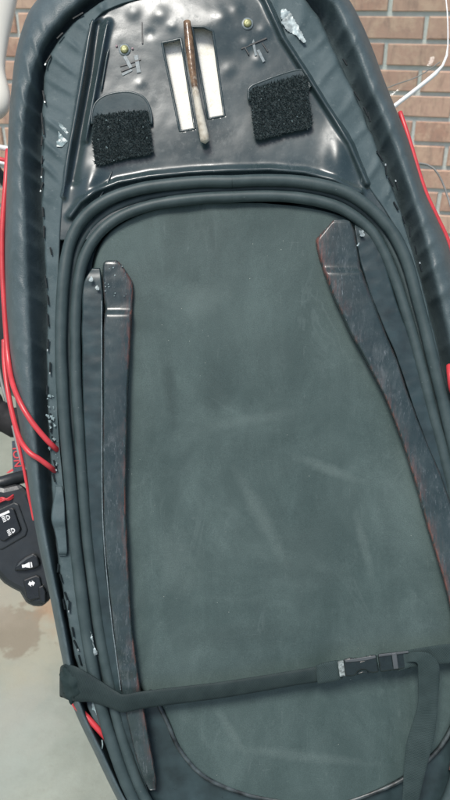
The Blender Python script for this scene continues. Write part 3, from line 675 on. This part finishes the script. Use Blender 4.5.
ribbon('webbing', [((290,672,-.128),(290,690,-.128)),((170,676,-.122),(170,694,-.122)),((92,680,-.098),(92,700,-.098)),((64,676,-.055),(64,698,-.055)),((60.5,668,-.026),(61,696,-.024)),((65,665,-.002),(68,700,-.004)),((75,667,.0055),(80,702,.002)),((88,674,.0062),(90,702,.0040)),((104,684,.0068),(104,706,.0052)),((117,692.5,.0088),(117,711,.0082)),((124,695,.0105),(125,712.5,.0078)),((150,691,.0110),(151,707.5,.0080)),((225,682,.0105),(226,697.5,.0080)),((300,670,.0105),(301,684.5,.0085)),((340,662.5,.0105),(341,678.5,.009))], n=170, mat='web_dark', curl=.0016, label='main run of black webbing across the mat')
V = []; nr_, ns_ = 22, 22
for i in range(nr_):
    th = math.pi*i/(nr_-1)
    for k in range(ns_):
        ph = 6.28318*k/ns_; d_ = Vector((math.sin(th)*math.cos(ph), math.cos(th), math.sin(th)*math.sin(ph))); r_ = 1+.35*noise.noise(d_*1.9)+.16*noise.noise(d_*5)
        V.append(S(72+d_.x*10.5*r_+d_.y*-3, 683-d_.y*18*r_, -.004+.0095*d_.z*r_))
tag(mk('bunched_webbing', V, grid_faces(nr_, ns_, True), 'web', strap), label='bunched webbing gathered at the seat edge')
ribbon('webbing_loop', [((316,665.5,.0105),(318,684,.010)),((320,664,.0132),(322,683,.0125)),((330,661.5,.0138),(332,681.5,.013)),((338,660.5,.0135),(340,679.5,.0125)),((340,661.5,.0115),(342,678.5,.011))], n=40, th=.0016)
ang = math.atan2(10, 74)
def bb(name, x, y, L, H, T, mat, w_=.0115, bev=.0008, parent=strap, a=ang, label=None):
    o = box(name, S(x, y, w_), (L*PX, H*PX, T), a, mat, parent, bev)
    if label: tag(o, label=label)
    return o
bb('stitched_label', 341.5, 668.5, 5.5, 15, .0012, 'label', .0150, .0003, label='small white printed label')
# buckle: socket with side windows, plug with two prongs
dx, dy = math.cos(ang), -math.sin(ang)
def along(s_, t_=0): return (347+s_*dx - t_*dy*-1*0 + t_*math.sin(ang)*1, 667.5+s_*dy + t_*math.cos(ang))
def bprism(name, poly, z0, z1, mat, bev):
    return prism(name, [along(*p) for p in poly], z0, z1, S, mat, strap, bev)
o = bprism('buckle_socket', [(-3,-8.5),(4,-9.5),(8,-9),(10,-6.2),(14,-4.6),(18,-5.2),(21,-8),(25,-9.2),(31,-9),(31,9),(25,9.2),(21,8),(18,5.2),(14,4.6),(10,6.2),(8,9),(4,9.5),(-3,8.5)], .0062, .0152, 'buckle', .0012)
tag(o, label='glossy black buckle socket')
for sgn in (-1, 1): bprism('prong', [(8,sgn*9.2),(11,sgn*6.8),(15,sgn*5.8),(19,sgn*6.6),(22,sgn*9.2),(18,sgn*8.2),(12,sgn*8.2)], .0075, .0138, 'buckle', .0006)
bprism('buckle_highlight', [(-1,-7.8),(30,-8.2),(30,-5.6),(20,-4.4),(8,-4.6),(-1,-5.4)], .0150, .0163, 'grey_plastic', .0005)  # lighter strip paints in the highlight on the socket's upper edge
bprism('buckle_plug', [(32,-9.2),(36,-9.4),(64,-8.6),(66,-6),(66,7),(63,9),(36,9.2),(32,8.8)], .0066, .0145, 'buckle', .0012)
bprism('plug_bar', [(46,-8),(51,-8),(51,8),(46,8)], .0135, .0166, 'grey_plastic', .0006)
bprism('plug_highlight', [(33,-8.8),(63,-8.3),(63,-6.2),(33,-6.2)], .0142, .0160, 'grey_plastic', .0004)  # same painted highlight, continued along the plug
ribbon('webbing', [((396,654,.0125),(398,672,.0125)),((404,651,.0140),(408,668,.0145)),((418,648.5,.0135),(420,666,.0130)),((440,645,.0115),(442,664,.0110)),((470,641,.0095),(472,660,.0090)),((508,636,.0040),(509,655,.003)),((528,633,-.012),(528,652,-.013)),((533,634,-.04),(533,654,-.04)),((505,640,-.085),(505,660,-.085)),((440,655,-.118),(440,673,-.118)),((360,666,-.127),(360,684,-.127)),((289,672,-.1285),(289,690,-.1285))], n=130, label='webbing leaving the buckle round the right side')
ribbon('strap_tail', [((404,655,.0125),(404,664,.0125)),((413,652,.0165),(410,662,.0165)),((428,653,.0185),(417,663,.0180)),((438,662,.0180),(418,670,.0170)),((439.5,676,.0165),(418,682,.0150)),((438,700,.0140),(418,702,.0120)),((436,722,.0150),(413,722,.0100)),((433,742,.0165),(407,741,.0090)),((426,770,.0140),(404,769,.0110)),((419,800,.0110),(402,800,.0120)),((412,838,.0080),(397,838,.0110)),((409,860,.0060),(395,858,.0080))], n=80, label='loose strap end hanging from the buckle')

# ================================================================ motorcycle behind the seat
BX = .02
moto = empty('motorcycle', Matrix.Translation((BX, .75, 0)))
tag(moto, 'black motorcycle mostly hidden behind the seat, handlebar switches and clear windscreen showing', 'motorcycle')
MI = moto.matrix_world.inverted()
def MV(v): return MI @ Vector(v)
def MW(x, y, d): return MV(W(x, y, d))
def ring(name, c, ro, ri, wd, mat, parent, seg=40):
    V = []; prof = [(ri, -wd), ((ri+ro)/2, -wd), (ro-.01, -wd*.75), (ro, -wd*.3), (ro, wd*.3), (ro-.01, wd*.75), ((ri+ro)/2, wd), (ri, wd)]
    for i in range(seg):
        a = 6.28318*i/seg
        for r_, x in prof: V.append(MV((c[0]+x, c[1]+math.cos(a)*r_, c[2]+math.sin(a)*r_)))
    m = len(prof); Fc = [(i*m+j, i*m+(j+1) % m, ((i+1) % seg)*m+(j+1) % m, ((i+1) % seg)*m+j) for i in range(seg) for j in range(m)]
    return mk(name, V, Fc, mat, parent)
def wheel(y):
    c = (BX, y, .30); tr = ring('wheel', c, .215, .195, .045, 'black', moto); ring('tyre', c, .30, .212, .055, 'tyre', tr)
    ring('hub', c, .05, .012, .05, 'metal', tr, 20)
    for k in range(5):
        a = 6.283*k/5; p0 = Vector((BX, y+.045*math.cos(a), .3+.045*math.sin(a))); p1 = Vector((BX, y+.2*math.cos(a), .3+.2*math.sin(a)))
        sweep('spoke', [MV(p0), MV(p0.lerp(p1, .5)), MV(p1)], [.016, .012, .014], 'black', tr, 8)
wheel(1.56); wheel(.02)
def shell(name, secs, mat, parent, k=24, pw=2.6):
    """secs: (y, zc, hx, hz, xc) super-elliptic cross sections along the bike"""
    V = []
    for (y, zc, hx, hz, xc) in secs:
        for i in range(k):
            a = 6.28318*i/k; cx, sx = math.cos(a), math.sin(a)
            V.append(MV((xc+hx*math.copysign(abs(cx)**(2/pw), cx), y, zc+hz*math.copysign(abs(sx)**(2/pw), sx))))
    Fc = grid_faces(len(secs), k, True); Fc += [tuple(range(k))[::-1], tuple((len(secs)-1)*k+i for i in range(k))]
    o = mk(name, V, Fc, mat, parent); s_ = o.modifiers.new('sub', 'SUBSURF'); s_.levels = s_.render_levels = 1; return o
shell('fuel_tank', [(.52,.80,.07,.04,BX),(.56,.81,.12,.09,BX),(.70,.83,.14,.13,BX),(.88,.84,.13,.13,BX),(.98,.82,.08,.09,BX)], 'black', moto)
shell('tail_unit', [(-.34,.66,.05,.03,BX),(-.25,.655,.11,.05,BX),(.1,.64,.12,.07,BX),(.42,.64,.12,.07,BX),(.56,.68,.11,.07,BX)], 'black', moto)
shell('engine', [(.45,.45,.11,.12,BX),(.55,.45,.15,.17,BX),(.85,.45,.15,.19,BX),(1.0,.47,.10,.13,BX)], 'grey_plastic', moto, 16, 4)
for s_ in (-1, 1):
    sweep('fork_leg', [MV((BX+s_*.09, 1.56, .30)), MV((BX+s_*.09, 1.4, .66)), MV((BX+s_*.09, 1.25, .98))], [.022, .021, .019], 'metal', moto, 12)
    sweep('swing_arm', [MV((BX+s_*.085, .02, .30)), MV((BX+s_*.085, .3, .36)), MV((BX+s_*.085, .55, .42))], [.02, .024, .028], 'black', moto, 10)
    sweep('subframe_tube', [MV((BX+s_*.08, -.2, .63)), MV((BX+s_*.085, .2, .58)), MV((BX+s_*.1, .55, .52))], .014, 'black', moto, 10)
# upper fairing: open dark shell with white and red stripes on its left flank
shell('fairing', [(.80,1.00,.17,.06,-.02),(.86,1.10,.29,.14,-.07),(.98,1.13,.31,.16,-.075),(1.10,1.10,.20,.13,-.03),(1.2,1.04,.10,.07,0)], 'black', moto)
for (nm, mt, yy, rr) in (('white_stripe','whitetrim',148,.0035),('red_stripe','red',160,.003),('white_stripe','whitetrim',163.5,.0025)):
    sweep(nm, [MW(-40, yy-9, .93), MW(-10, yy-3, .93), MW(12, yy+2, .93), MW(40, yy+8, .95)], rr, mt, moto, 8)
# windscreen: clear curved sheet with its edge reflection painted as a white tube
wp = cat([(100,-30),(250,-60),(400,-50),(437,-30),(446,0),(448,35),(446.5,57),(440,69),(428,80),(397,104),(370,122),(300,140),(200,140),(110,130),(90,60),(100,-30)], 90)
def wd_(x, y): return 1.02 + .10*((x-265)/190)**2*-1 + .05*(60-y)/100
ctrw = (265, 40); V = []; K = 8
for k in range(K+1):
    for p in wp[:-1]:
        x, y = ctrw[0]+(p.x-ctrw[0])*(k+.02)/(K+.02), ctrw[1]+(p.y-ctrw[1])*(k+.02)/(K+.02); V.append(MW(x, y, wd_(x, y)))
ws = mk('windscreen', V, grid_faces(K+1, len(wp)-1, True), 'acrylic', moto); sl = ws.modifiers.new('solid', 'SOLIDIFY'); sl.thickness = .002
tag(ws, label='clear windscreen with its bright edge reflection built as a white tube')
E = [MW(p.x, p.y, wd_(p.x, p.y)-.001) for p in wp]
sweep('edge_reflection', E, [(.0008)+(.0020 if 66 < p.y < 125 and p.x > 330 else (.0008 if 55 < p.y <= 66 else 0)) for p in wp], 'acrylic_reflection', ws, 10, caps=False)
ip = cat([(372,96),(392,86),(418,76.5),(440,62)], 20); sweep('inner_edge', [MW(p.x, p.y, 1.0) for p in ip], .0008, 'cable', ws, 6)
for s_ in (-1, 1): sweep('screen_stay', [MV((s_*.1, 1.0, 1.22)), MV((s_*.12, 1.02, 1.32)), MV((s_*.13, 1.02, 1.42))], .006, 'black', moto, 8)
# handlebar, grip, switch housing
HP = [MW(262, 470, 1.0), MW(200, 480, .93), MW(120, 505, .85), MW(60, 520, .81), MW(10, 532, .80), MW(-60, 545, .78), MW(-150, 565, .75)]
sweep('handlebar', cat([tuple(p) for p in HP], 40), .011, 'black', moto, 12)
sweep('grip', cat([tuple(MW(-48, 543, .785)), tuple(MW(-90, 552, .77)), tuple(MW(-160, 567, .745))], 30), [.0165+.0012*math.sin(i*2.2) for i in range(30)], 'tyre', moto, 16)
HP2 = [MW(262, 470, 1.0), MW(330, 478, .97), MW(400, 500, .92), MW(440, 520, .89)]
sweep('handlebar', cat([tuple(p) for p in HP2], 30), .011, 'black', moto, 12)
def H(x, y, w_): return MW(x, y, .775-w_)
hs = prism('switch_housing', [(-34,497),(-12,484),(4,487),(21,483),(29,492),(40,515),(52,555),(56,585),(50,601),(42,606),(33,607),(26,602),(20,592),(12,588),(4,583),(-4,574),(-20,562),(-34,548)], -.035, 0, H, 'black', moto, .006)
tag(hs, label='black switch housing with headlamp, horn and turn switches')
prism('switch_surround', [(-12,514),(14,502),(19,504),(28,530),(26,536),(2,550),(-6,549),(-14,530)], -.004, .0016, H, 'black', hs, .0016)
dm = prism('dimmer_switch', [(-8,517),(11,507.5),(14,509),(21,529),(19.5,532),(4,541.5),(0,540),(-8,522)], -.002, .0048, H, 'switch', hs, .0012)
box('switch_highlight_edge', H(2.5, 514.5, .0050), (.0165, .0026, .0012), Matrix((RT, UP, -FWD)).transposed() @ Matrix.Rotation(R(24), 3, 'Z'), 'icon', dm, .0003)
def HR(cx, cy, a, s_):
    ca, sa = math.cos(a), math.sin(a)
    return lambda x, y, w_: H(cx+(x*ca-y*sa)*s_, cy+(x*sa+y*ca)*s_, w_)
def lamp_icon(cx, cy, a, low, w_):
    P = HR(cx, cy, a, 1.0); arc = [(0, -2.6)]+[(3.6*math.sin(R(k)), -2.6*math.cos(R(k))) for k in range(15, 180, 15)]+[(0, 2.6)]
    inn = [(x*.62+.5, y*.55) for x, y in arc]; n = len(arc); V = [P(x, y, w_) for x, y in arc]+[P(x, y, w_) for x, y in inn]
    Fc = [(i, n+i, n+i+1, i+1) for i in range(n-1)]+[(0, n-1, 2*n-1, n)]
    o = mk('lamp_symbol', V, Fc, 'icon', hs, smooth=False); sl = o.modifiers.new('solid', 'SOLIDIFY'); sl.thickness = .0003
    for k in range(4):
        y = -2.4+k*1.6; sl_ = .9 if low else 0
        prism('symbol_ray', [(-1, y-.45), (-1, y+.45), (-4.4, y+.45+sl_), (-4.4, y-.45+sl_)], w_-.0003, w_+.0002, P, 'icon', hs)
lamp_icon(6.5, 518, R(-22), False, .0052); lamp_icon(11.5, 531, R(-22), True, .0052)
hb = prism('horn_button', [(14,571),(17,563),(24,557.5),(33,553),(38,556),(40,566),(34,569),(25,571)], -.003, .006, H, 'switch', hs, .002)
prism('horn_highlight', [(16,567.5),(20,562),(27,557.5),(33,555),(33,556.4),(27,559.2),(21,563.8)], .0052, .0066, H, 'grey_plastic', hs)  # grey sliver stands in for the highlight on the horn button
P = HR(27, 565.5, R(-10), 1.0); prism('horn_symbol', [(-5,-1.6),(-2,-1.4),(3,-3),(3,3),(-2,1.4),(-5,1.6)], .0058, .0064, P, 'icon', hs); prism('horn_symbol', [(4,-3),(5.2,-2.4),(5.2,2.4),(4,3)], .0058, .0064, P, 'icon', hs)
prism('turn_surround', [(23,580),(36,575),(40,577),(44,593),(42,598),(30,601),(26,598)], -.003, .003, H, 'switch', hs, .0015)
P = HR(31.5, 583.5, R(-12), .9); prism('turn_symbol', [(-4,0),(-1,-3.4),(-1,-1.5),(1,-1.5),(1,-3.4),(4,0),(1,3.4),(1,1.5),(-1,1.5),(-1,3.4)], .0026, .0034, P, 'icon', hs)
prism('turn_knob', [(38,587),(43,585),(46,592),(46,603),(41,603),(39,597)], -.002, .006, H, 'switch', hs, .0015)
for i in range(3): sweep('red_wire', cat([tuple(H(-6+i, 505-i*2, .002)), tuple(H(2, 501-i*1.6, .005)), tuple(H(9, 498+i, .004)), tuple(H(16, 493+i, -.004))], 16), .0011, 'red', hs, 6)
sweep('clutch_perch', cat([tuple(MW(-30, 487, .80)), tuple(MW(0, 483, .80)), tuple(MW(22, 477, .81)), tuple(MW(60, 470, .83))], 20), .0075, 'black', moto, 10)
# loose cables and the white mirror shell
sweep('cable', cat([tuple(MW(-6, 340, .92)), tuple(MW(0, 374, .92)), tuple(MW(6, 400, .91)), tuple(MW(14, 430, .88)), tuple(MW(22, 462, .85)), tuple(MW(40, 500, .83))], 30), .0022, 'cable', moto, 8)
sweep('cable', cat([tuple(MW(360, 185, .95)), tuple(MW(405, 166, .97)), tuple(MW(424, 164, .98)), tuple(MW(436, 171, .98)), tuple(MW(446, 192, .98)), tuple(MW(452, 225, .97)), tuple(MW(440, 300, .95)), tuple(MW(380, 420, .95))], 50), .0013, 'cable', moto, 8)
sweep('cable_boot', cat([tuple(MW(-14, 402, .9)), tuple(MW(-2, 414, .9)), tuple(MW(14, 422, .9)), tuple(MW(60, 430, .93))], 24), [.018+.0015*math.sin(i*1.4) for i in range(24)], 'tyre', moto, 14)
prof = [(-92,2),(-84,16),(-60,33),(-30,40),(0,38),(20,33),(40,28.5),(60,25.5),(70,25),(78,26.5),(90,30),(100,31.5),(110,29.5),(117,24),(121,14),(122.5,2)]
V = []; k = 24; mc = MW(0, 400, .95)
for (y, r_) in prof:
    c0 = W(-20, y, .95); rr = r_/F*.95
    for i in range(k): a = 6.28318*i/k; V.append(MV(c0+RT*rr*math.cos(a)+(-FWD)*rr*.5*math.sin(a)))
o = mk('mirror', V, grid_faces(len(prof), k, True), 'whiteshell', moto); tag(o, label='pale cream rounded mirror shell at the top left')
sb = o.modifiers.new('sub', 'SUBSURF'); sb.levels = sb.render_levels = 1
sweep('mirror_stalk', cat([tuple(MW(-20, 118, .95)), tuple(MW(-10, 160, .97)), tuple(MW(30, 210, 1.0)), tuple(MW(120, 300, 1.0))], 24), .007, 'black', moto, 10)

# ---- small cloth tag with red letters, hanging from the cable beside the switch housing
tg = empty('key_tag', Matrix.Translation(W(16, 436, .90)))
tag(tg, 'small dark cloth tag with red letters ION above the switch housing', 'tag')
TI = tg.matrix_world.inverted()
def T(x, y, w_): return TI @ W(x, y, .90-w_)
prism('tag_cloth', [(11.8,441),(30,439),(31,474),(13,473)], -.0015, 0, T, 'tag', tg, .0004)
cu = bpy.data.curves.new('letters', 'FONT'); cu.body = 'ION'; cu.size = .0128; cu.extrude = .0002; cu.space_character = 1.12; cu.offset = .0002
to = bpy.data.objects.new('letters_tmp', cu); col.objects.link(to)
bpy.context.view_layer.update()
me = bpy.data.meshes.new_from_object(to.evaluated_get(bpy.context.evaluated_depsgraph_get())); bpy.data.objects.remove(to)
me.materials.clear(); me.materials.append(M['letter'])
lt = bpy.data.objects.new('letters', me); col.objects.link(lt); lt.parent = tg
lt.matrix_local = Matrix.Translation(T(12.6, 447.5, .0006)) @ (Matrix((RT, UP, -FWD)).transposed() @ Matrix.Rotation(R(-84), 3, 'Z')).to_4x4()
prism('red_flash', [(6,473),(12.5,468.5),(13.5,470.5),(9,473)], -.0008, .0004, T, 'letter', tg)
sweep('tag_loop', cat([tuple(T(22, 440, -.0008)), tuple(T(20, 430, -.002)), tuple(T(17, 424, -.004)), tuple(T(14.5, 421, 0))], 16), .0012, 'tag', tg, 6)
